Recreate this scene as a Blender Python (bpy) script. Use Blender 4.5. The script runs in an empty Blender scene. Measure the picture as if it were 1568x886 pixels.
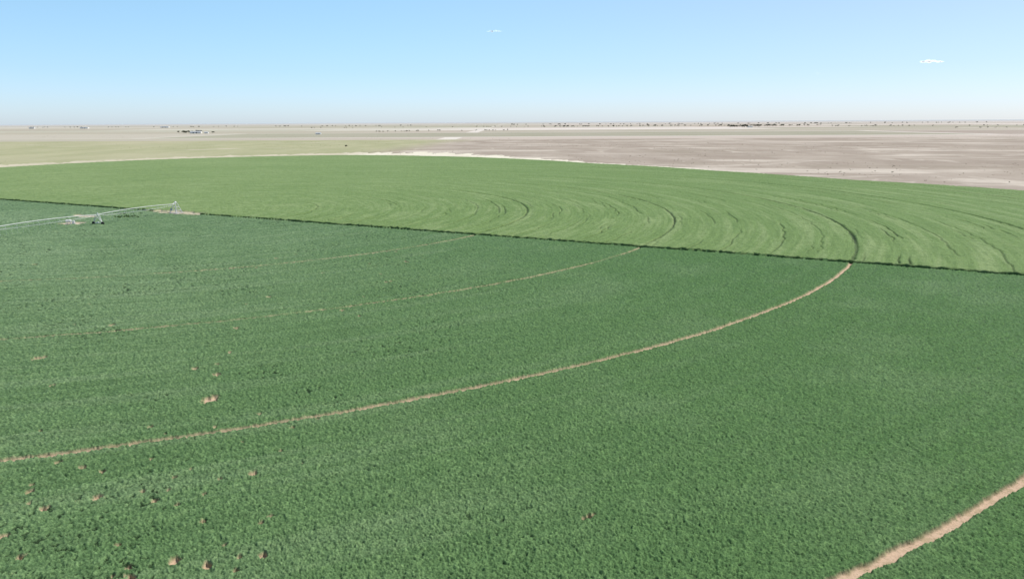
import bpy, bmesh, math, random
import numpy as np
from mathutils import Vector, Matrix
random.seed(7); rng=np.random.default_rng(7)
S=bpy.context.scene
S.view_settings.view_transform='Standard'; S.view_settings.look='None'; S.view_settings.exposure=0
COL=S.collection
CAMX,CAMY,CAMZ=135.1,-317.1,35.4      # world origin = pivot point of the irrigation circle

# ------------------------------------------------------------------ helpers
class NT:
    def __init__(s,name):
        s.mat=bpy.data.materials.new(name); s.mat.use_nodes=True
        s.t=s.mat.node_tree; s.t.nodes.clear()
    def n(s,typ,**kw):
        nd=s.t.nodes.new(typ)
        for k,v in kw.items(): setattr(nd,k,v)
        return nd
    def put(s,sock,v):
        if isinstance(v,bpy.types.NodeSocket): s.t.links.new(v,sock)
        elif v is not None:
            if isinstance(v,(tuple,list)) and sock.type=='RGBA' and len(v)==3: v=(*v,1)
            sock.default_value=v
    def m(s,op,a,b=None,c=None,clamp=False):
        nd=s.n('ShaderNodeMath',operation=op,use_clamp=clamp)
        s.put(nd.inputs[0],a)
        if b is not None: s.put(nd.inputs[1],b)
        if c is not None: s.put(nd.inputs[2],c)
        return nd.outputs[0]
    def mr(s,v,a,b,c=0.,d=1.,smooth=True):
        nd=s.n('ShaderNodeMapRange',interpolation_type='SMOOTHSTEP' if smooth else 'LINEAR')
        for i,x in enumerate((v,a,b,c,d)): s.put(nd.inputs[i],x)
        return nd.outputs[0]
    def mix(s,f,a,b,mode='MIX'):
        nd=s.n('ShaderNodeMix',data_type='RGBA',blend_type=mode)
        s.put(nd.inputs[0],f); s.put(nd.inputs[6],a); s.put(nd.inputs[7],b)
        return nd.outputs[2]
    def comb(s,x,y,z=0.):
        nd=s.n('ShaderNodeCombineXYZ')
        for i,v in enumerate((x,y,z)): s.put(nd.inputs[i],v)
        return nd.outputs[0]
    def noise(s,vec,scale,detail=3,rough=.55,dist=0.):
        nd=s.n('ShaderNodeTexNoise')
        s.put(nd.inputs['Vector'],vec); s.put(nd.inputs['Scale'],scale)
        nd.inputs['Detail'].default_value=detail; nd.inputs['Roughness'].default_value=rough
        nd.inputs['Distortion'].default_value=dist
        return nd.outputs[0]
    def ramp(s,f,stops,interp='LINEAR'):
        nd=s.n('ShaderNodeValToRGB'); cr=nd.color_ramp; cr.interpolation=interp
        while len(cr.elements)<len(stops): cr.elements.new(.5)
        for e,(p,c) in zip(cr.elements,stops):
            e.position=p; e.color=(*c,1)
        s.put(nd.inputs[0],f); return nd.outputs[0]
    def bump(s,h,strength,dist):
        nd=s.n('ShaderNodeBump'); nd.inputs['Strength'].default_value=strength
        nd.inputs['Distance'].default_value=dist; s.put(nd.inputs['Height'],h); return nd.outputs[0]
    def out(s,sh): 
        o=s.n('ShaderNodeOutputMaterial'); s.t.links.new(sh,o.inputs[0]); return s.mat
    def principled(s,col,rough=.9,spec=.2,normal=None,metal=0.):
        p=s.n('ShaderNodeBsdfPrincipled'); s.put(p.inputs['Base Color'],col)
        s.put(p.inputs['Roughness'],rough); p.inputs['Specular IOR Level'].default_value=spec
        p.inputs['Metallic'].default_value=metal
        if normal is not None: s.t.links.new(normal,p.inputs['Normal'])
        return p.outputs[0]

def smooth(a,b,x):
    t=np.clip((x-a)/(b-a),0,1); return t*t*(3-2*t)
def hsh(i,j,k):
    i=i.astype(np.int64); j=j.astype(np.int64)
    h=(i*374761393+j*668265263+k*2147483647)&0xffffffff
    h=((h^(h>>13))*1274126177)&0xffffffff
    h=((h^(h>>16))*2246822519)&0xffffffff
    h=h^(h>>15)
    return (h&0xffffff)/float(0x1000000)
def vnoise(x,y,k=0):
    i=np.floor(x); j=np.floor(y); u=x-i; v=y-j
    u=u*u*(3-2*u); v=v*v*(3-2*v)
    a=hsh(i,j,k);b=hsh(i+1,j,k);c=hsh(i,j+1,k);d=hsh(i+1,j+1,k)
    return (a*(1-u)+b*u)*(1-v)+(c*(1-u)+d*u)*v
def worley(x,y,k=0):
    i=np.floor(x); j=np.floor(y); best=np.full(x.shape,9.); val=np.zeros(x.shape)
    for di in (-1,0,1):
        for dj in (-1,0,1):
            ci=i+di; cj=j+dj
            px=ci+.5+.9*(hsh(ci,cj,k+1)-.5); py=cj+.5+.9*(hsh(ci,cj,k+2)-.5)
            d=(px-x)**2+(py-y)**2
            m=d<best; best=np.where(m,d,best); val=np.where(m,hsh(ci,cj,k+3),val)
    return np.sqrt(best),val

def mesh_np(name,verts,faces,mats,smooth_sh=True,attrs=None):
    me=bpy.data.meshes.new(name)
    n=len(verts); m=len(faces); kk=faces.shape[1]
    me.vertices.add(n); me.vertices.foreach_set('co',verts.astype(np.float32).ravel())
    me.loops.add(m*kk); me.loops.foreach_set('vertex_index',faces.astype(np.int32).ravel())
    me.polygons.add(m); me.polygons.foreach_set('loop_start',np.arange(0,m*kk,kk,dtype=np.int32))
    me.polygons.foreach_set('loop_total',np.full(m,kk,dtype=np.int32))
    me.update(calc_edges=True)
    me.polygons.foreach_set('use_smooth',np.full(m,smooth_sh,dtype=bool))
    for k,v in (attrs or {}).items():
        a=me.attributes.new(k,'FLOAT','POINT'); a.data.foreach_set('value',v.astype(np.float32))
    for mt in mats: me.materials.append(mt)
    ob=bpy.data.objects.new(name,me); COL.objects.link(ob); return ob

# ------------------------------------------------------------------ field geometry
LN=(.4833,.8755); LD=(.8755,-.4833)      # normal / direction of the line between the two crops
EA=np.array([-10,11.3,24.7,41.2,61.1,81.1,94.2,103.9,117.2,130.2,150,180,225,270,315,350])
ER=np.array([402,399,371,374,413.4,511,562,550,510,443.3,412,400,400,400,405,402.])
_t=np.arange(-180,540,.5)
_r=np.interp(_t,np.concatenate([EA-360,EA,EA+360]),np.concatenate([ER,ER,ER]))
ker=np.hanning(15); ker/=ker.sum(); _r=np.convolve(_r,ker,'same')
def edgeR(x,y):
    th=np.degrees(np.arctan2(y,x))%360
    return np.interp(th,_t,_r)
SPOTS=[(95.8,-219.9,1.0),(62.7,-201.2,.85),(108.5,-242.2,.45),(95.3,-247.1,.5),(91.1,-259.1,.55),(94.4,-257.9,.35),
 (107.3,-258.5,.5),(110.3,-259.2,.45),(91.4,-249.4,.4),(90.8,-254.4,.4),(114.3,-257.8,.35),(93,-209.6,.55),
 (63.7,-181,.6),(142,-251.4,.22),(142.4,-251,.2),(141.5,-251.8,.2),(112.5,-258,.28),(104,-259.5,.3),(99,-246,.28),
 (72,-214,.4),(96.5,-238.4,.3),(90.2,-240.5,.4),(101.5,-256,.28),(88,-246,.35),(97,-262,.35)]
for _ in range(46):
    SPOTS.append((random.uniform(78,118),random.uniform(-263,-225),random.uniform(.16,.30)))
for _ in range(34):
    SPOTS.append((random.uniform(0,110),random.uniform(-225,-100),random.uniform(.28,.5)))
PADS=[(0,0,16,4),(-31,-10,9,3),(-24,-33,5,4)]
def soil_mask(x,y):
    r=np.hypot(x,y); s=x*LN[0]+y*LN[1]; arc=np.arctan2(y,x)*r
    k=np.round((r-31.1)/55.2)               # which span the wheel track belongs to
    wob=(vnoise(arc*.35,k*3.7,5)-.5)*.30+(vnoise(arc*1.9,k*3.7,6)-.5)*.30
    half=np.interp(k,[0,1,2,3,4,5,6],[0,.0,.36,.34,.42,.54,.5])*(.75+.5*vnoise(arc*.12,k*5.1,7))
    closed=vnoise(arc*.05,k*9.1,14)*.65+vnoise(arc*.5,k*9.1,15)*.35
    thr=np.interp(k,[0,1,2,3,4,5,6],[0,0,.52,.50,.70,1.1,1.])
    d=np.abs(r-31.1-55.2*k+wob)
    tr=1-smooth(half*.7,half*1.25+.02,d)
    vis=1-smooth(thr-.06,thr+.06,closed)*np.interp(k,[2,3,4,5],[.75,.75,.7,.3])
    vis*=np.interp(k,[2,3,4,5],[.85,.88,1,1])
    tr=np.where((r>110)&(r<390),tr,0)
    sp=np.zeros_like(x)
    wx=(vnoise(x*3,y*3,8)-.5)*.5; 
    for (a,b,q) in SPOTS:
        m=(np.abs(x-a)<3)&(np.abs(y-b)<3)
        dd=np.hypot(x[m]-a,(y[m]-b)*.8)+wx[m]*q*1.8
        sp[m]=np.maximum(sp[m],1-smooth(q*.75,q*1.1,dd))
    pd=np.zeros_like(x)
    for (a,b,u,v) in PADS:
        px=(x-a)*LD[0]+(y-b)*LD[1]; py=(x-a)*LN[0]+(y-b)*LN[1]
        dd=np.hypot(px/u,py/v)+(vnoise(x*.5,y*.5,9)-.5)*.6
        pd=np.maximum(pd,1-smooth(.75,1.,dd))
    return tr,vis,sp,pd,r,s,arc

# view-independent LOD: relief grid, denser near the photographed corner of the field
na=1300; ang=np.radians(np.linspace(-39,39,na))
rr=[36.]
while rr[-1]<940: rr.append(rr[-1]+.095*(rr[-1]/50)**1.3)
rr=np.array(rr); nr=len(rr)
A,Rr=np.meshgrid(ang,rr)
X=(CAMX+Rr*np.sin(A)).ravel(); Y=(CAMY+Rr*np.cos(A)).ravel()
tr,vis,sp,pd,r,s,arc=soil_mask(X,Y)
ER_=edgeR(X,Y); inside=ER_-r
RC=Rr.ravel()
# dark leafy crop
wx=(vnoise(X/1.3,Y/1.3,12)-.5)*.8; wy=(vnoise(X/1.3,Y/1.3,13)-.5)*.8
d1,v1=worley((X+wx)/.38,(Y+wy)/.38,11); dome1=np.sqrt(np.clip(1-(d1/.8)**2,0,1))
d2,v2=worley(X/.2,Y/.2,21); dome2=np.sqrt(np.clip(1-(d2/.85)**2,0,1))
big=vnoise(X/6,Y/6,31)
gapn=smooth(.68,.84,vnoise(X/.45,Y/.45,35))*(.22+.78*smooth(.55,.75,vnoise(X/11,Y/11,36))*smooth(155,105,X))
grain=hsh(np.floor(X/.12),np.floor(Y/.12),37)
lod=1-smooth(150,420,RC)*.5
hd=.24+.06*big+(.14*dome1*(.2+1.2*v1)+.10*dome2*(.4+v2)+.12*(grain-.5))*lod-.14*gapn*lod
hd=np.maximum(hd,.03)
# lighter, taller crop
k13=np.floor(r/11.04+.5)
arcs_n=vnoise(arc/34+7,k13*3.1,41)
d3=np.abs((r+5.52)%11.04-5.52+(vnoise(arc*.2,k13*2.3,42)-.5)*1.6)
lesser=(1-smooth(.08,.36,d3))*smooth(.42,.60,arcs_n)
d4=np.abs((r+5.52+2.4)%11.04-5.52+(vnoise(arc*.2,k13*2.3,42)-.5)*1.6)
lesser=np.maximum(lesser,(1-smooth(.08,.32,d4))*smooth(.55,.70,vnoise(arc/26+3,k13*1.7,43)))
lesser*=.45+.55*hsh(k13,k13*0,45)
th=np.degrees(np.arctan2(Y,X))
lesser*=smooth(-33,-29,th)*(1-smooth(2,60,th))*(r>50)
trl=tr*(1-.75*smooth(5,70,th))*(.55+.45*vnoise(arc/20,r*0,44))
gap=np.clip(np.maximum(trl,lesser*.8),0,1)
hl=.58+.12*vnoise(X/5,Y/5,51)+.18*vnoise(X/.9,Y/.9,52)+.12*vnoise(r/.75,arc/9,53)+.12*(hsh(np.floor(X/.25),np.floor(Y/.25),54)-.5)
light=s>0
H=np.where(light,hl*(1-gap*.85),hd*(1-tr*vis)*(1-sp)*(1-.45*tr))
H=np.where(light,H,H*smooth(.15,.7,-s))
H*=(1-pd)*smooth(0,2.,inside)
H=np.maximum(H,.0)+.05
soil=np.where(light,pd,np.maximum(np.maximum(sp,pd),tr*vis))
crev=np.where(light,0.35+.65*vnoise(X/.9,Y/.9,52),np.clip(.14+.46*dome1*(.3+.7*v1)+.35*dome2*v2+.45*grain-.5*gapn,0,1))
tone=np.where(light,vnoise(X/3,Y/3,61),v1*.5+v2*.5)
gapA=np.where(light,gap,np.maximum(1-smooth(.15,.7,-s),.45*tr*(1-vis)))  # dark crop: includes the shadow strip painted along the dividing line
V=np.stack([X,Y,H],1)
I=np.arange(nr*na).reshape(nr,na)
F=np.stack([I[:-1,:-1],I[:-1,1:],I[1:,1:],I[1:,:-1]],-1).reshape(-1,4)[:, ::-1]
ins=inside>-.5
fk=ins[F].any(1); F=F[fk]
fl=s[F].mean(1)>0

def outline_sheet(sign):
    t=np.radians(np.arange(0,360,1.)); R=np.interp(np.degrees(t),_t,_r)-.6
    pts=np.stack([R*np.cos(t),R*np.sin(t)],1)
    ss=pts@np.array(LN)*sign
    P=pts[ss>0]; 
    ph=np.arctan2(P@np.array(LN)*sign,P@np.array(LD)); P=P[np.argsort(ph)]
    c=np.array([[0,0]]); V=np.concatenate([c,P]); n=len(P)
    tri=[(0,i,i+1) if sign>0 else (0,i+1,i) for i in range(1,n)]
    return np.concatenate([V,np.full((len(V),1),.03)],1),tri

# ------------------------------------------------------------------ materials
def pos_len(t,x,y): return t.m('SQRT',t.m('ADD',t.m('MULTIPLY',x,x),t.m('MULTIPLY',y,y)))
def crop_material(name,is_light):
    t=NT(name)
    pos=t.n('ShaderNodeNewGeometry').outputs['Position']
    sx=t.n('ShaderNodeSeparateXYZ'); t.put(sx.inputs[0],pos); x,y=sx.outputs[0],sx.outputs[1]
    r=pos_len(t,x,y); th=t.m('ARCTAN2',y,x)
    def at(n): 
        a=t.n('ShaderNodeAttribute',attribute_name=n); return a.outputs['Fac']
    soil,crev,tone,gap=at('soil'),at('crev'),at('tone'),at('gap')
    pol=t.comb(t.m('MULTIPLY',r,1.1),t.m('MULTIPLY',th,7.))
    streak=t.noise(pol,1.,4,.65)
    pol2=t.comb(t.m('MULTIPLY',r,.22),t.m('MULTIPLY',th,3.))
    streak2=t.noise(pol2,1.,3,.6)
    big=t.noise(pos,.012,4,.55)
    mid_=t.noise(pos,.05,4,.6)
    fine=t.noise(pos,4.,4,.8)
    med=t.noise(pos,.35,4,.65)
    if is_light:
        c=t.mix(t.mr(x,-200,380),(.230,.315,.130),(.128,.218,.062))
        c=t.mix(t.mr(big,.35,.65,0,.4),c,(.130,.22,.065))
        c=t.mix(t.mr(streak,.40,.62,0,.5),c,(.088,.160,.042))
        c=t.mix(t.mr(streak2,.45,.65,0,.5),c,(.24,.32,.14))
        c=t.mix(t.mr(med,.42,.66,0,.35),c,(.083,.155,.040))
        c=t.mix(gap,c,(.022,.046,.015))  # dark undergrowth in the slits, painted shade on the standing edge
    else:
        c=t.mix(t.mr(x,-40,225),(.142,.226,.116),(.046,.118,.030))
        c=t.mix(t.mr(big,.4,.65,0,.4),c,(.058,.132,.043))
        c=t.mix(t.mr(mid_,.45,.68,0,.3),c,(.105,.180,.082))
        lf_=t.mr(x,190,40,.2,1.)
        c=t.mix(t.m('MULTIPLY',t.mr(streak,.42,.60,0,.50),lf_),c,(.044,.095,.033))
        c=t.mix(t.m('MULTIPLY',t.mr(streak2,.48,.68,0,.42),lf_),c,(.140,.215,.115))
        c=t.mix(t.mr(tone,.3,.9,.0,.6),c,t.mix(1.,c,(2.,1.75,1.8),'MULTIPLY'))
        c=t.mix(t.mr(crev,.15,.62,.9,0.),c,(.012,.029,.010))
        c=t.mix(t.mr(gap,.2,1),c,(.018,.035,.012))  # painted shadow strip by the taller crop; overgrown tracks darkened too
    c=t.mix(t.mr(fine,.44,.70,0,.7),c,t.mix(1.,c,(2.,1.85,1.8),'MULTIPLY'))
    c=t.mix(t.mr(fine,.48,.30,0,.7),c,t.mix(1.,c,(.35,.4,.35),'MULTIPLY'))
    if is_light: sand=(.55,.48,.36)
    else:
        sand=t.mix(t.noise(pos,1.3,4,.7),(.46,.32,.21),(.66,.50,.37))
        sand=t.mix(t.mr(r,80,30),sand,(.58,.50,.38))
        sand=t.mix(t.mr(t.noise(pos,.7,3,.6),.5,.62,0,.4),sand,(.30,.25,.13))
        sand=t.mix(t.mr(t.noise(pos,3.2,4,.7),.55,.66,0,.6),sand,(.16,.14,.07))
    c=t.mix(soil,c,sand)
    b=t.bump(t.noise(pos,6.,3,.7),.6,.12)
    b2=t.n('ShaderNodeBump'); b2.inputs['Strength'].default_value=.5; b2.inputs['Distance'].default_value=.22
    t.put(b2.inputs['Height'],t.noise(pos,2.4,4,.7)); t.t.links.new(b,b2.inputs['Normal'])
    p=t.principled(c,.75,.15,b2.outputs[0])
    return t.out(p)
M_dark=crop_material('dark_green_foliage',False)
M_light=crop_material('light_green_foliage',True)

def build_field(name,mask,sign,mat):
    f=F[mask]; u,inv=np.unique(f,return_inverse=True); f2=inv.reshape(f.shape)
    sv,tri=outline_sheet(sign)
    n0=len(u)
    VV=np.concatenate([V[u],sv]); k=len(sv)
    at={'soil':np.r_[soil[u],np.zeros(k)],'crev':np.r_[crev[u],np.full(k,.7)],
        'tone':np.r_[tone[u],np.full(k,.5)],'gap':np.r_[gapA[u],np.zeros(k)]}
    mid=[];fq=[]
    for (a,b,c) in tri:
        m=(sv[b]+sv[c])/2; mid.append(m); fq.append((a+n0,b+n0,len(VV)+len(mid)-1,c+n0))
    VV=np.concatenate([VV,np.array(mid)])
    for kx,dv in (('soil',0),('crev',.7),('tone',.5),('gap',0)): at[kx]=np.r_[at[kx],np.full(len(mid),dv)]
    return mesh_np(name,VV,np.concatenate([f2,np.array(fq)]),[mat],True,at)
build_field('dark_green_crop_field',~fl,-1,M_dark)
lf=build_field('light_green_crop_field',fl,1,M_light)

# standing edge of the taller crop on the dividing line, shade painted in below
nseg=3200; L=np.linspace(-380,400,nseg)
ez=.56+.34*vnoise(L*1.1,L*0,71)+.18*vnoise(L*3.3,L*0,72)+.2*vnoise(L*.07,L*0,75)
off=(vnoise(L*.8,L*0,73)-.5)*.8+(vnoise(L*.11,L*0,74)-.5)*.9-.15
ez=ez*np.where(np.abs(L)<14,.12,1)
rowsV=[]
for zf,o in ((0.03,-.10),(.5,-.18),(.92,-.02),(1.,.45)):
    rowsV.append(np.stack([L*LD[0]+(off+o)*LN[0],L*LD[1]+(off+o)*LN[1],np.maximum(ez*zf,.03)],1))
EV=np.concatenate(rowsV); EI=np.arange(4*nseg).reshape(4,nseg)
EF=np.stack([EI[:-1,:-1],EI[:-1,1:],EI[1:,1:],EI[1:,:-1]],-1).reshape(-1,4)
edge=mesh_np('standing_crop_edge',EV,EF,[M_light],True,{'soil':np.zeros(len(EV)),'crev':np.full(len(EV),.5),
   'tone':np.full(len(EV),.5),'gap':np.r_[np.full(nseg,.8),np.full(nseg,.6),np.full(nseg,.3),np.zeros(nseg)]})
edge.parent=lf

# ---- desert ground
def ground_material():
    t=NT('desert_ground')
    pos=t.n('ShaderNodeNewGeometry').outputs['Position']
    sx=t.n('ShaderNodeSeparateXYZ'); t.put(sx.inputs[0],pos); x,y=sx.outputs[0],sx.outputs[1]
    dist=pos_len(t,x,y)
    flat=t.comb(x,t.m('MULTIPLY',y,.35))
    n1=t.noise(flat,.004,5,.6); n2=t.noise(flat,.02,5,.65); n3=t.noise(pos,.25,4,.7); n4=t.noise(t.comb(t.m('MULTIPLY',x,.4),y),.012,4,.6,1.)
    n5=t.noise(flat,.03,5,.7,.5)
    right=t.mix(t.mr(n2,.35,.65),(.355,.302,.250),(.425,.368,.308))
    right=t.mix(t.mr(n1,.5,.66,0,.6),right,(.49,.43,.37))
    right=t.mix(t.mr(n4,.52,.64,0,.8),right,(.64,.58,.50))
    right=t.mix(t.mr(n4,.42,.32,0,.5),right,(.32,.28,.22))
    right=t.mix(t.mr(n5,.58,.68,0,.6),right,(.61,.55,.47))
    left=t.mix(t.mr(n2,.35,.65),(.37,.38,.225),(.44,.435,.275))
    left=t.mix(t.mr(n1,.5,.68,0,.6),left,(.50,.47,.33))
    left=t.mix(t.mr(n4,.60,.70,0,.8),left,(.56,.52,.40))
    bx=t.m('SUBTRACT',x,t.m('MULTIPLY_ADD',y,.10,-95.))
    bx=t.m('ADD',bx,t.m('MULTIPLY',t.m('SUBTRACT',n1,.5),120.))
    near=t.mix(t.mr(bx,-60,60),left,right)
    br=t.n('ShaderNodeTexBrick'); t.put(br.inputs['Vector'],t.comb(t.m('MULTIPLY',x,1/1600.),t.m('MULTIPLY',y,1/1600.)))
    br.offset=.37; br.inputs['Scale'].default_value=1.; br.inputs['Brick Width'].default_value=1.3; br.inputs['Row Height'].default_value=.5
    br.inputs['Mortar Size'].default_value=.014; br.inputs['Bias'].default_value=0.
    br.inputs['Color1'].default_value=(0,0,0,1); br.inputs['Color2'].default_value=(1,1,1,1); br.inputs['Mortar'].default_value=(.93,.93,.93,1)
    patch=t.ramp(br.outputs[0],[(0,(.27,.29,.18)),(.18,(.56,.49,.43)),(.34,(.38,.34,.26)),(.48,(.62,.56,.50)),(.62,(.40,.33,.29)),(.76,(.35,.36,.26)),(.9,(.72,.67,.61)),(1,(.78,.74,.68))])
    patch=t.mix(t.mr(n1,.3,.7,0,.3),patch,(.53,.47,.42))
    patch=t.mix(t.mr(bx,0,-900,0,.45),patch,(.43,.43,.32))
    c=t.mix(t.mr(y,1330,1350),near,patch)
    c=t.mix(t.mr(dist,3500,22000,0,.65),c,(.54,.53,.53))  # distance haze mixed into the ground colour itself
    c=t.mix(t.mr(dist,14000,45000,0,.85),c,(.46,.52,.57))  # bluer haze towards the horizon, also put into the albedo
    c=t.mix(t.mr(n3,.3,.7,0,.25),c,t.mix(1.,c,(.62,.6,.55),'MULTIPLY'))
    b=t.bump(n3,.4,.5)
    return t.out(t.principled(c,.95,.05,b))
rings=[0,100,250,500,900,1500,2500,4500,8000,14000,25000,45000,80000]; ns=96
GV=[[0,0,0]]
for q in rings[1:]:
    for i in range(ns): a=2*math.pi*i/ns; GV.append([q*math.cos(a),q*math.sin(a),0])
me=bpy.data.meshes.new('ground'); fs=[(0,1+i,1+(i+1)%ns) for i in range(ns)]
for k in range(len(rings)-2):
    b0=1+k*ns; b1=b0+ns
    for i in range(ns): j=(i+1)%ns; fs.append((b0+i,b1+i,b1+j,b0+j))
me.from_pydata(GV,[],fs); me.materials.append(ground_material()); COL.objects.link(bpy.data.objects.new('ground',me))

# ---- sandy perimeter track
def sand_material(name,a,b):
    t=NT(name); pos=t.n('ShaderNodeNewGeometry').outputs['Position']
    n=t.noise(pos,.03,5,.7); n2=t.noise(pos,.8,4,.7)
    sx=t.n('ShaderNodeSeparateXYZ'); t.put(sx.inputs[0],pos)
    c=t.mix(t.mr(n,.35,.65),a,b)
    c=t.mix(t.mr(sx.outputs[0],-70,-20),c,(.78,.74,.61))
    c=t.mix(t.mr(n,.45,.62,0,.45),c,(.52,.46,.34))
    c=t.mix(t.mr(n2,.35,.7,0,.3),c,(.44,.40,.30))
    return t.out(t.principled(c,.95,.05))
M_sand=sand_material('pale_sand',(.50,.47,.34),(.66,.61,.48))
tt=np.arange(-60,200,.12); W=np.interp(tt,[-60,0,20,35,48,60,72,80,88,94,100,112,130,150,200],[4,4,6,8,13,17,34,75,105,85,60,56,50,16,5])
R0=np.interp(tt%360,_t,_r)-.5
wn=(vnoise(tt*.7,tt*0,81)-.5)*.6+(vnoise(tt*3,tt*0,82)-.5)*.5+1
R1=R0+W*wn; rad=np.radians(tt)
SV=np.concatenate([np.stack([q*np.cos(rad),q*np.sin(rad),np.full_like(rad,.02)],1) for q in (R0,R1)])
k=len(tt); i=np.arange(k-1); SF=np.stack([i,i+k,i+k+1,i+1],1)
mesh_np('dirt_road',SV,SF,[M_sand],False)

# ------------------------------------------------------------------ vegetation masses
def leaf_mat(name,a,b):
    t=NT(name); pos=t.n('ShaderNodeNewGeometry').outputs['Position']
    return t.out(t.principled(t.mix(t.mr(t.noise(pos,.4,3,.6),.35,.65),a,b),.9,.1))
M_tree=leaf_mat('tree_foliage',(.05,.06,.038),(.085,.095,.058))
M_scrub=leaf_mat('scrub_foliage',(.13,.13,.075),(.19,.18,.11))
M_weed=leaf_mat('weed_foliage',(.05,.10,.03),(.10,.17,.05))
def plants(name,items,mat,nf=60,trunk=True):
    vs=[];fs=[]
    for (x,y,h,w) in items:
        th=h*.22 if trunk else 0
        if trunk:
            b=len(vs)
            for z,q in ((0,.045*h),(h*.5,.02*h)):
                for a in range(4): vs.append((x+q*math.cos(a*1.57),y+q*math.sin(a*1.57),z))
            for a in range(4): fs.append((b+a,b+(a+1)%4,b+4+(a+1)%4,b+4+a))
        lob=[(random.gauss(0,.22)*w,random.gauss(0,.22)*w,th+(h-th)*random.uniform(.35,.8),random.uniform(.18,.34)) for _ in range(6)]
        for _ in range(nf):
            lx,ly,lz,lr=random.choice(lob)
            d=Vector((random.gauss(0,1),random.gauss(0,1),random.gauss(0,1))).normalized()
            c=Vector((x+lx,y+ly,lz))+Vector((d.x*w*lr,d.y*w*lr,d.z*(h-th)*lr*.75))
            c.z=max(c.z,.08*h)
            sz=w*random.uniform(.07,.14); 
            e1=d.orthogonal().normalized(); e2=d.cross(e1)
            ro=random.uniform(0,6.28); b=len(vs)
            for k in range(4):
                a=ro+k*1.57; q=sz*random.uniform(.7,1.3)
                vs.append(tuple(c+e1*q*math.cos(a)+e2*q*math.sin(a)+d*random.uniform(-.3,.3)*sz))
            fs.append((b,b+1,b+2,b+3))
    me=bpy.data.meshes.new(name); me.from_pydata(vs,[],fs); me.materials.append(mat)
    ob=bpy.data.objects.new(name,me); COL.objects.link(ob); return ob
def P(lat,d): return (CAMX+lat,CAMY+d)
def row(u0,u1,d0,d1,n,h0,h1):
    o=[]
    for _ in range(n):
        f=random.random(); d=d0+(d1-d0)*f+random.uniform(-40,40); u=u0+(u1-u0)*f
        x,y=P(u*d,d); h=random.uniform(h0,h1); o.append((x,y,h,h*random.uniform(.9,1.6)))
    return o
plants('distant_tree_line',row(.04,.39,5200,5600,90,6,13)+row(.27,.31,4300,4400,18,9,16)+row(.39,.66,4600,4300,32,5,10)
   +row(-.17,.0,3000,3300,24,4,7)+row(-.6,-.1,7500,7500,60,8,13)+row(0,.6,8500,8500,90,9,16)+row(.55,.65,3300,3300,8,4,8)+row(-.25,.1,5200,5600,26,5,9)
   +row(.29,.37,5000,5100,24,8,14),M_tree,46)
plants('farmyard_trees',row(-.415,-.385,2900,2960,12,7,12)+row(-.375,-.37,2930,2960,3,5,8),M_tree,70)
tw=P(-.2065*1170,1170); plants('small_tree',[(tw[0],tw[1],3.5,4.5)],M_tree,90)
sc=[]
while len(sc)<1700:
    u=random.uniform(-.75,.75); d=random.uniform(430,2600); x,y=P(u*d,d)
    if math.hypot(x,y)<float(edgeR(np.array(x),np.array(y)))+25: continue
    if vnoise(np.array(x/220.),np.array(y/220.),90)<.5: continue
    h=random.uniform(.3,.9)*(1.6 if random.random()<.06 else 1); sc.append((x,y,h,h*1.7))
plants('desert_scrub',sc,M_scrub,12,False)
plants('weeds',[( -14+random.gauss(0,2.5),-14+random.gauss(0,2),random.uniform(.5,1.1),1.2) for _ in range(26)]
      +[(-20+random.gauss(0,4),-4+random.gauss(0,1.2),random.uniform(.4,.9),1.) for _ in range(22)],M_weed,26,False)

# ------------------------------------------------------------------ simple materials
def plain(name,c,rough=.6,spec=.3,metal=0.,var=.25):
    t=NT(name); pos=t.n('ShaderNodeTexCoord').outputs['Object']
    n=t.noise(pos,1.5,4,.6)
    return t.out(t.principled(t.mix(t.mr(n,.3,.7,0,var),c,tuple(q*.6 for q in c)),rough,spec,None,metal))
M_galv=plain('galvanised_steel',(.72,.74,.73),.45,.5)
M_tire=plain('rubber',(.03,.03,.03),.9)
M_conc=plain('concrete',(.45,.43,.39),.9)
M_white=plain('white_painted_metal',(.78,.78,.76),.5,var=.1)
M_roof=plain('metal_roof',(.6,.62,.63),.4,.5)
M_dk=plain('dark_opening',(.05,.05,.05),.8)
M_blue=plain('painted_panel',(.35,.42,.45),.5)
def cyl(bm,a,b,r,seg=6,r2=None):
    a=Vector(a);b=Vector(b); d=b-a
    q=d.to_track_quat('Z','Y').to_matrix().to_4x4()
    bmesh.ops.create_cone(bm,cap_ends=True,segments=seg,radius1=r,radius2=r if r2 is None else r2,depth=d.length,matrix=Matrix.Translation((a+b)/2)@q)
def box(bm,c,s,rot=0.):
    bmesh.ops.create_cube(bm,size=1,matrix=Matrix.Translation(c)@Matrix.Rotation(rot,4,'Z')@Matrix.Diagonal((*s,1)))
def part(name,fn,mat,parent,bev=0):
    bm=bmesh.new(); fn(bm); me=bpy.data.meshes.new(name); bm.to_mesh(me); bm.free()
    me.materials.append(mat); o=bpy.data.objects.new(name,me); COL.objects.link(o); o.parent=parent
    if bev: md=o.modifiers.new('b','BEVEL'); md.width=bev; md.segments=2
    return o
def empty(name,loc=(0,0,0),rot=0.):
    e=bpy.data.objects.new(name,None); COL.objects.link(e); e.location=loc; e.rotation_euler=(0,0,rot); return e

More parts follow.
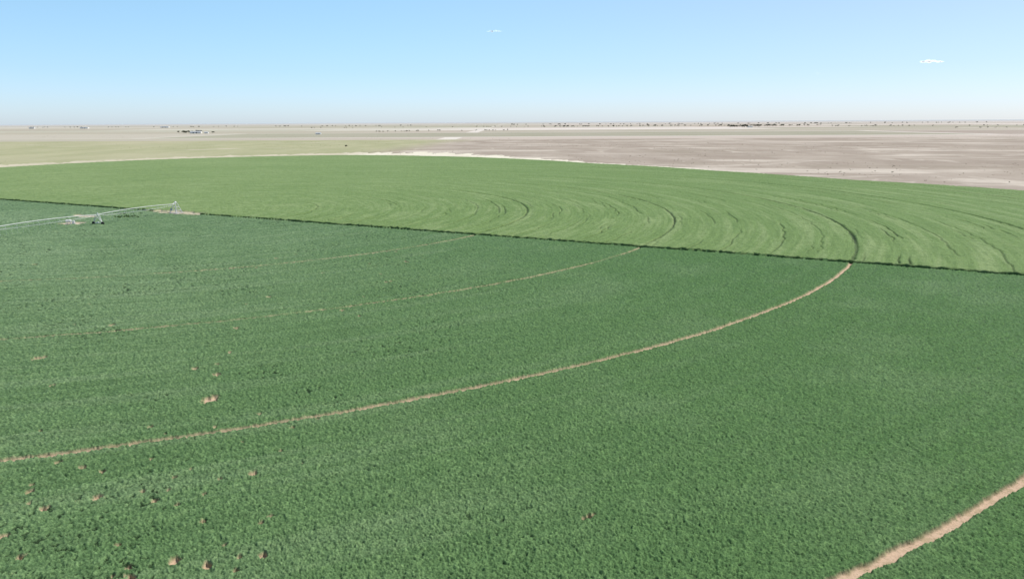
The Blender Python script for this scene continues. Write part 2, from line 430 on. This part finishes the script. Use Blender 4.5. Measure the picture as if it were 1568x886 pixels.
# ------------------------------------------------------------------ centre pivot (arm along local +X)
piv=empty('center_pivot_irrigation_system',(0,0,.05),math.radians(-109.4))
def f(bm):
    for sx_ in (-1,1):
        for sy in (-1,1):
            cyl(bm,(1.7*sx_,1.7*sy,.1),(.3*sx_,.3*sy,4.3),.11)
    for z in (1.2,2.6):
        q=1.7-1.4*(z-.1)/4
        for a,b in (((q,q),(q,-q)),((q,-q),(-q,-q)),((-q,-q),(-q,q)),((-q,q),(q,q))): cyl(bm,(*a,z),(*b,z),.05)
    for sx_ in (-1,1):
        cyl(bm,(1.6*sx_,-1.6,.3),(.8*sx_,.8,2.6),.04); cyl(bm,(-1.6,1.6*sx_,.3),(.8,.8*sx_,2.6),.04)
    cyl(bm,(0,0,.1),(0,0,4.8),.16,10); cyl(bm,(-.4,0,4.4),(.4,0,4.4),.3,10); cyl(bm,(0,0,4.4),(1.6,0,3.8),.15,10)
part('pivot_tower',f,M_galv,piv)
part('concrete_pad',lambda bm: box(bm,(0,0,.1),(5,5,.2)),M_conc,piv,.03)
part('control_panel',lambda bm:(box(bm,(1.5,-.9,1.7),(.35,.7,1.0)),box(bm,(1.72,-.9,1.7),(.06,.6,.8))),M_blue,piv,.02)
TW=[0,38.5,86.3,141.5,196.7,251.9,307.1,362.3,384]
HT=3.7
def pipe(bm):
    for a,b in zip(TW[:-1],TW[1:]):
        n=12; bow=.8*min(1,(b-a)/55)
        pt=[(a+(b-a)*i/n,0,HT+bow*4*(i/n)*(1-i/n)) for i in range(n+1)]
        for i in range(n): cyl(bm,pt[i],pt[i+1],.115,8)
        if b==384: continue
        for i in range(1,n):
            x,_,z=pt[i]; g=1.3*math.sin(math.pi*i/n)**.5
            for sy in (-1,1):
                cyl(bm,(x,0,z),(x,sy*.75,z-g),.03,4)
            cyl(bm,(x,-.75,z-g),(x,.75,z-g),.025,4)
        for sy in (-1,1):
            pr=(a,0,HT)
            for i in range(1,n):
                x,_,z=pt[i]; g=1.3*math.sin(math.pi*i/n)**.5; cur=(x,sy*.75,z-g)
                cyl(bm,pr,cur,.03,4); pr=cur
            cyl(bm,pr,(b,0,HT),.03,4)
part('span_pipe_and_truss',pipe,M_galv,piv)
def tower(bm):
    for x in TW[1:-1]:
        for sy in (-1,1):
            cyl(bm,(x,sy*.25,HT),(x,sy*2.1,.75),.10); cyl(bm,(x-.9,0,HT+.1),(x,sy*2.1,.75),.06); cyl(bm,(x+.9,0,HT+.1),(x,sy*2.1,.75),.06)
        cyl(bm,(x,-2.1,.75),(x,2.1,.75),.11,8); cyl(bm,(x,-1.15,2.4),(x,1.15,2.4),.05)
        box(bm,(x,0,.95),(.4,.7,.35)); box(bm,(x,.2,HT+.4),(.25,.35,.5))
part('drive_towers',tower,M_galv,piv)
def wheels(bm):
    for x in TW[1:-1]:
        for sy in (-1,1):
            cyl(bm,(x-.18,sy*2.1,.6),(x+.18,sy*2.1,.6),.62,18)
part('wheels',wheels,M_tire,piv)
def drops(bm):
    for k in range(1,190):
        x=k*2.
        a=max(q for q in TW if q<=x); b=min([q for q in TW if q>x] or [384]); u=(x-a)/max(b-a,1); z=HT+.8*4*u*(1-u)*min(1,(b-a)/55)
        cyl(bm,(x,.12,z),(x,.12,1.5),.02,4); cyl(bm,(x,.12,1.35),(x,.12,1.5),.05,6)
part('drop_sprinklers',drops,M_galv,piv)

pm=empty('irrigation_pump_station',(-24,-34,.05),.3); pm.scale=(.8,.8,.8)
part('base',lambda bm: box(bm,(0,0,.12),(4.2,2.4,.24)),M_conc,pm,.03)
part('tank',lambda bm:(cyl(bm,(-1.6,0,1.5),(.3,0,1.5),.65,20),cyl(bm,(-1.8,0,1.5),(-1.6,0,1.5),.35,20,.65),cyl(bm,(.3,0,1.5),(.5,0,1.5),.65,20,.35)),M_white,pm)
part('tank_legs',lambda bm:[cyl(bm,(x,y,.2),(x,y*.6,1.1),.06) for x in (-1.3,0) for y in (-.6,.6)],M_galv,pm)
part('engine_cover',lambda bm: box(bm,(1.3,0,.85),(1.1,1.0,1.2)),M_white,pm,.08)
part('discharge_pipe',lambda bm:(cyl(bm,(1.3,.5,.5),(1.3,1.5,.5),.12,10),cyl(bm,(1.3,1.5,.5),(1.3,1.5,.05),.12,10),cyl(bm,(1.6,0,1.4),(1.6,0,2.1),.05,8)),M_galv,pm)

# ------------------------------------------------------------------ farm buildings
def barn(name,lat,d,L,Wd,H,rot=0.,roof=2.4):
    e=empty(name,(*P(lat*d,d),0),rot)
    def walls(bm):
        v=[bm.verts.new(q) for q in ((-L/2,-Wd/2,0),(L/2,-Wd/2,0),(L/2,Wd/2,0),(-L/2,Wd/2,0),(-L/2,-Wd/2,H),(L/2,-Wd/2,H),(L/2,Wd/2,H),(-L/2,Wd/2,H),(-L/2,0,H+roof),(L/2,0,H+roof))]
        for q in ((0,1,5,4),(2,3,7,6),(1,2,6,9,5),(3,0,4,8,7)): bm.faces.new([v[i] for i in q])
    part('walls',walls,M_white,e)
    def rf(bm):
        o=.5
        for s_ in (-1,1):
            ey=s_*(Wd/2+o); ez=H-roof*o/(Wd/2)
            a=[(-L/2-o,ey,ez+.05),(L/2+o,ey,ez+.05),(L/2+o,0,H+roof+.05),(-L/2-o,0,H+roof+.05)]
            lo=[bm.verts.new(q) for q in a]; hi=[bm.verts.new((q[0],q[1],q[2]+.15)) for q in a]
            bm.faces.new(lo); bm.faces.new(hi)
            for i in range(4): bm.faces.new((lo[i],lo[(i+1)%4],hi[(i+1)%4],hi[i]))
    part('roof',rf,M_roof,e)
    def dr(bm):
        box(bm,(-L*.2,-Wd/2-.03,H*.4),(L*.08,.06,H*.8)); box(bm,(L*.1,-Wd/2-.03,H*.4),(L*.08,.06,H*.8)); box(bm,(L*.35,-Wd/2-.03,H*.55),(1.2,.06,1.))
    part('doors_and_windows',dr,M_dk,e)
    return e
barn('metal_barn',-.392,2860,38,16,6,.05)
barn('farm_shed',-.379,2870,14,9,3.4,-.1)
barn('farmhouse',.297,4280,24,11,4,.3)
barn('metal_barn',-.53,6200,60,25,8,0)
barn('metal_barn',-.595,6400,40,20,8,0)
barn('farm_shed',-.24,2500,16,9,3,.0)
barn('metal_barn',-.43,6900,70,25,9,.0)

# ------------------------------------------------------------------ small clouds
def cloud(name,lat,fwd,up,w,h,n,alpha):
    bm=bmesh.new()
    for i in range(n):
        x=random.uniform(-.5,.5); q=(1-abs(2*x)**1.5)*.5+.25
        c=(x*w,random.uniform(-.2,.2)*w,random.uniform(-.15,.3)*h*q)
        s=random.uniform(.08,.17)*w*q
        bmesh.ops.create_icosphere(bm,subdivisions=2,radius=1,matrix=Matrix.Translation(c)@Matrix.Diagonal((s,s,s*h/w*2.,1)))
    for v in bm.verts:
        v.co+=Vector((random.gauss(0,1),random.gauss(0,1),random.gauss(0,.5)))*w*.006
    me=bpy.data.meshes.new(name); bm.to_mesh(me); bm.free()
    for p in me.polygons: p.use_smooth=True
    t=NT('cloud_vapour'); d=t.n('ShaderNodeBsdfDiffuse'); d.inputs[0].default_value=(.98,.98,.98,1)
    tl=t.n('ShaderNodeBsdfTranslucent'); tl.inputs[0].default_value=(.98,.98,.98,1)
    ad=t.n('ShaderNodeAddShader'); t.t.links.new(d.outputs[0],ad.inputs[0]); t.t.links.new(tl.outputs[0],ad.inputs[1])
    tr_=t.n('ShaderNodeBsdfTransparent'); lw=t.n('ShaderNodeLayerWeight'); lw.inputs[0].default_value=.5
    a=t.m('MULTIPLY',t.m('SUBTRACT',1.,lw.outputs['Facing'],clamp=True),alpha)
    mx=t.n('ShaderNodeMixShader'); t.put(mx.inputs[0],a); t.t.links.new(tr_.outputs[0],mx.inputs[1]); t.t.links.new(ad.outputs[0],mx.inputs[2])
    me.materials.append(t.out(mx.outputs[0]))
    o=bpy.data.objects.new(name,me); COL.objects.link(o); o.location=(CAMX+lat,CAMY+fwd,CAMZ+up)
cloud('cloud',5119,10000,690,320,66,34,.14)
cloud('cloud',-190,10000,1071,200,56,26,.06)
cloud('cloud',3790,10000,560,130,18,8,.05)

# ------------------------------------------------------------------ light
SUN_AZ=62.; SUN_EL=52.     # azimuth clockwise from +Y
w=bpy.data.worlds.new('World'); S.world=w; w.use_nodes=True
nt=w.node_tree; nt.nodes.clear()
sky=nt.nodes.new('ShaderNodeTexSky'); sky.sky_type='NISHITA'; sky.sun_disc=False
sky.sun_elevation=math.radians(SUN_EL); sky.sun_rotation=math.radians(SUN_AZ)
sky.altitude=1200; sky.air_density=1.0; sky.dust_density=.8; sky.ozone_density=1.0
# direction dependent tint of the atmosphere: neutralises the yellow band and the glare on the sun side
tc=nt.nodes.new('ShaderNodeTexCoord'); sp_=nt.nodes.new('ShaderNodeSeparateXYZ'); nt.links.new(tc.outputs['Generated'],sp_.inputs[0])
cr=nt.nodes.new('ShaderNodeValToRGB'); nt.links.new(sp_.outputs[2],cr.inputs[0])
E=cr.color_ramp.elements
for q in range(3): E.new(.5)
for e,(p,c) in zip(E,[(0,(.51,.615,.88)),(.06,(.52,.64,.81)),(.17,(.65,.78,.77)),(.30,(.62,.70,.65)),(.6,(.5,.55,.55))]):
    e.position=p; e.color=(*c,1)
mu=nt.nodes.new('ShaderNodeMix'); mu.data_type='RGBA'; mu.blend_type='MULTIPLY'; mu.inputs[0].default_value=1
nt.links.new(sky.outputs[0],mu.inputs[6]); nt.links.new(cr.outputs[0],mu.inputs[7])
mr_=nt.nodes.new('ShaderNodeMapRange'); mr_.interpolation_type='SMOOTHSTEP'; nt.links.new(sp_.outputs[0],mr_.inputs[0])
mr_.inputs[1].default_value=-.35; mr_.inputs[2].default_value=.6
c2=nt.nodes.new('ShaderNodeValToRGB'); nt.links.new(sp_.outputs[2],c2.inputs[0])
c2.color_ramp.elements[0].position=0; c2.color_ramp.elements[0].color=(.87,.83,.81,1)
c2.color_ramp.elements[1].position=.2; c2.color_ramp.elements[1].color=(.98,.76,.77,1)
m2=nt.nodes.new('ShaderNodeMix'); m2.data_type='RGBA'; m2.blend_type='MULTIPLY'
nt.links.new(mr_.outputs[0],m2.inputs[0]); nt.links.new(mu.outputs[2],m2.inputs[6]); nt.links.new(c2.outputs[0],m2.inputs[7])
bg=nt.nodes.new('ShaderNodeBackground'); bg.inputs[1].default_value=.21
ow=nt.nodes.new('ShaderNodeOutputWorld'); nt.links.new(m2.outputs[2],bg.inputs[0]); nt.links.new(bg.outputs[0],ow.inputs[0])
sl=bpy.data.lights.new('sun','SUN'); sl.energy=4.6; sl.angle=math.radians(.5); sl.color=(1,.95,.86)
so=bpy.data.objects.new('sun',sl); COL.objects.link(so)
az=math.radians(SUN_AZ); el=math.radians(SUN_EL)
dv=Vector((math.cos(el)*math.sin(az),math.cos(el)*math.cos(az),math.sin(el)))
so.rotation_euler=dv.to_track_quat('Z','Y').to_euler(); so.location=(0,0,200)

# ------------------------------------------------------------------ camera
cd=bpy.data.cameras.new('camera'); cd.sensor_width=36; cd.lens=27.71; cd.clip_start=.5; cd.clip_end=150000
co=bpy.data.objects.new('camera',cd); COL.objects.link(co)
co.matrix_world=Matrix.Translation((CAMX,CAMY,CAMZ))@Matrix.Rotation(math.radians(78),4,'X')@Matrix.Rotation(math.radians(-.29),4,'Z')
S.camera=co
print('grid',nr,na,len(F))
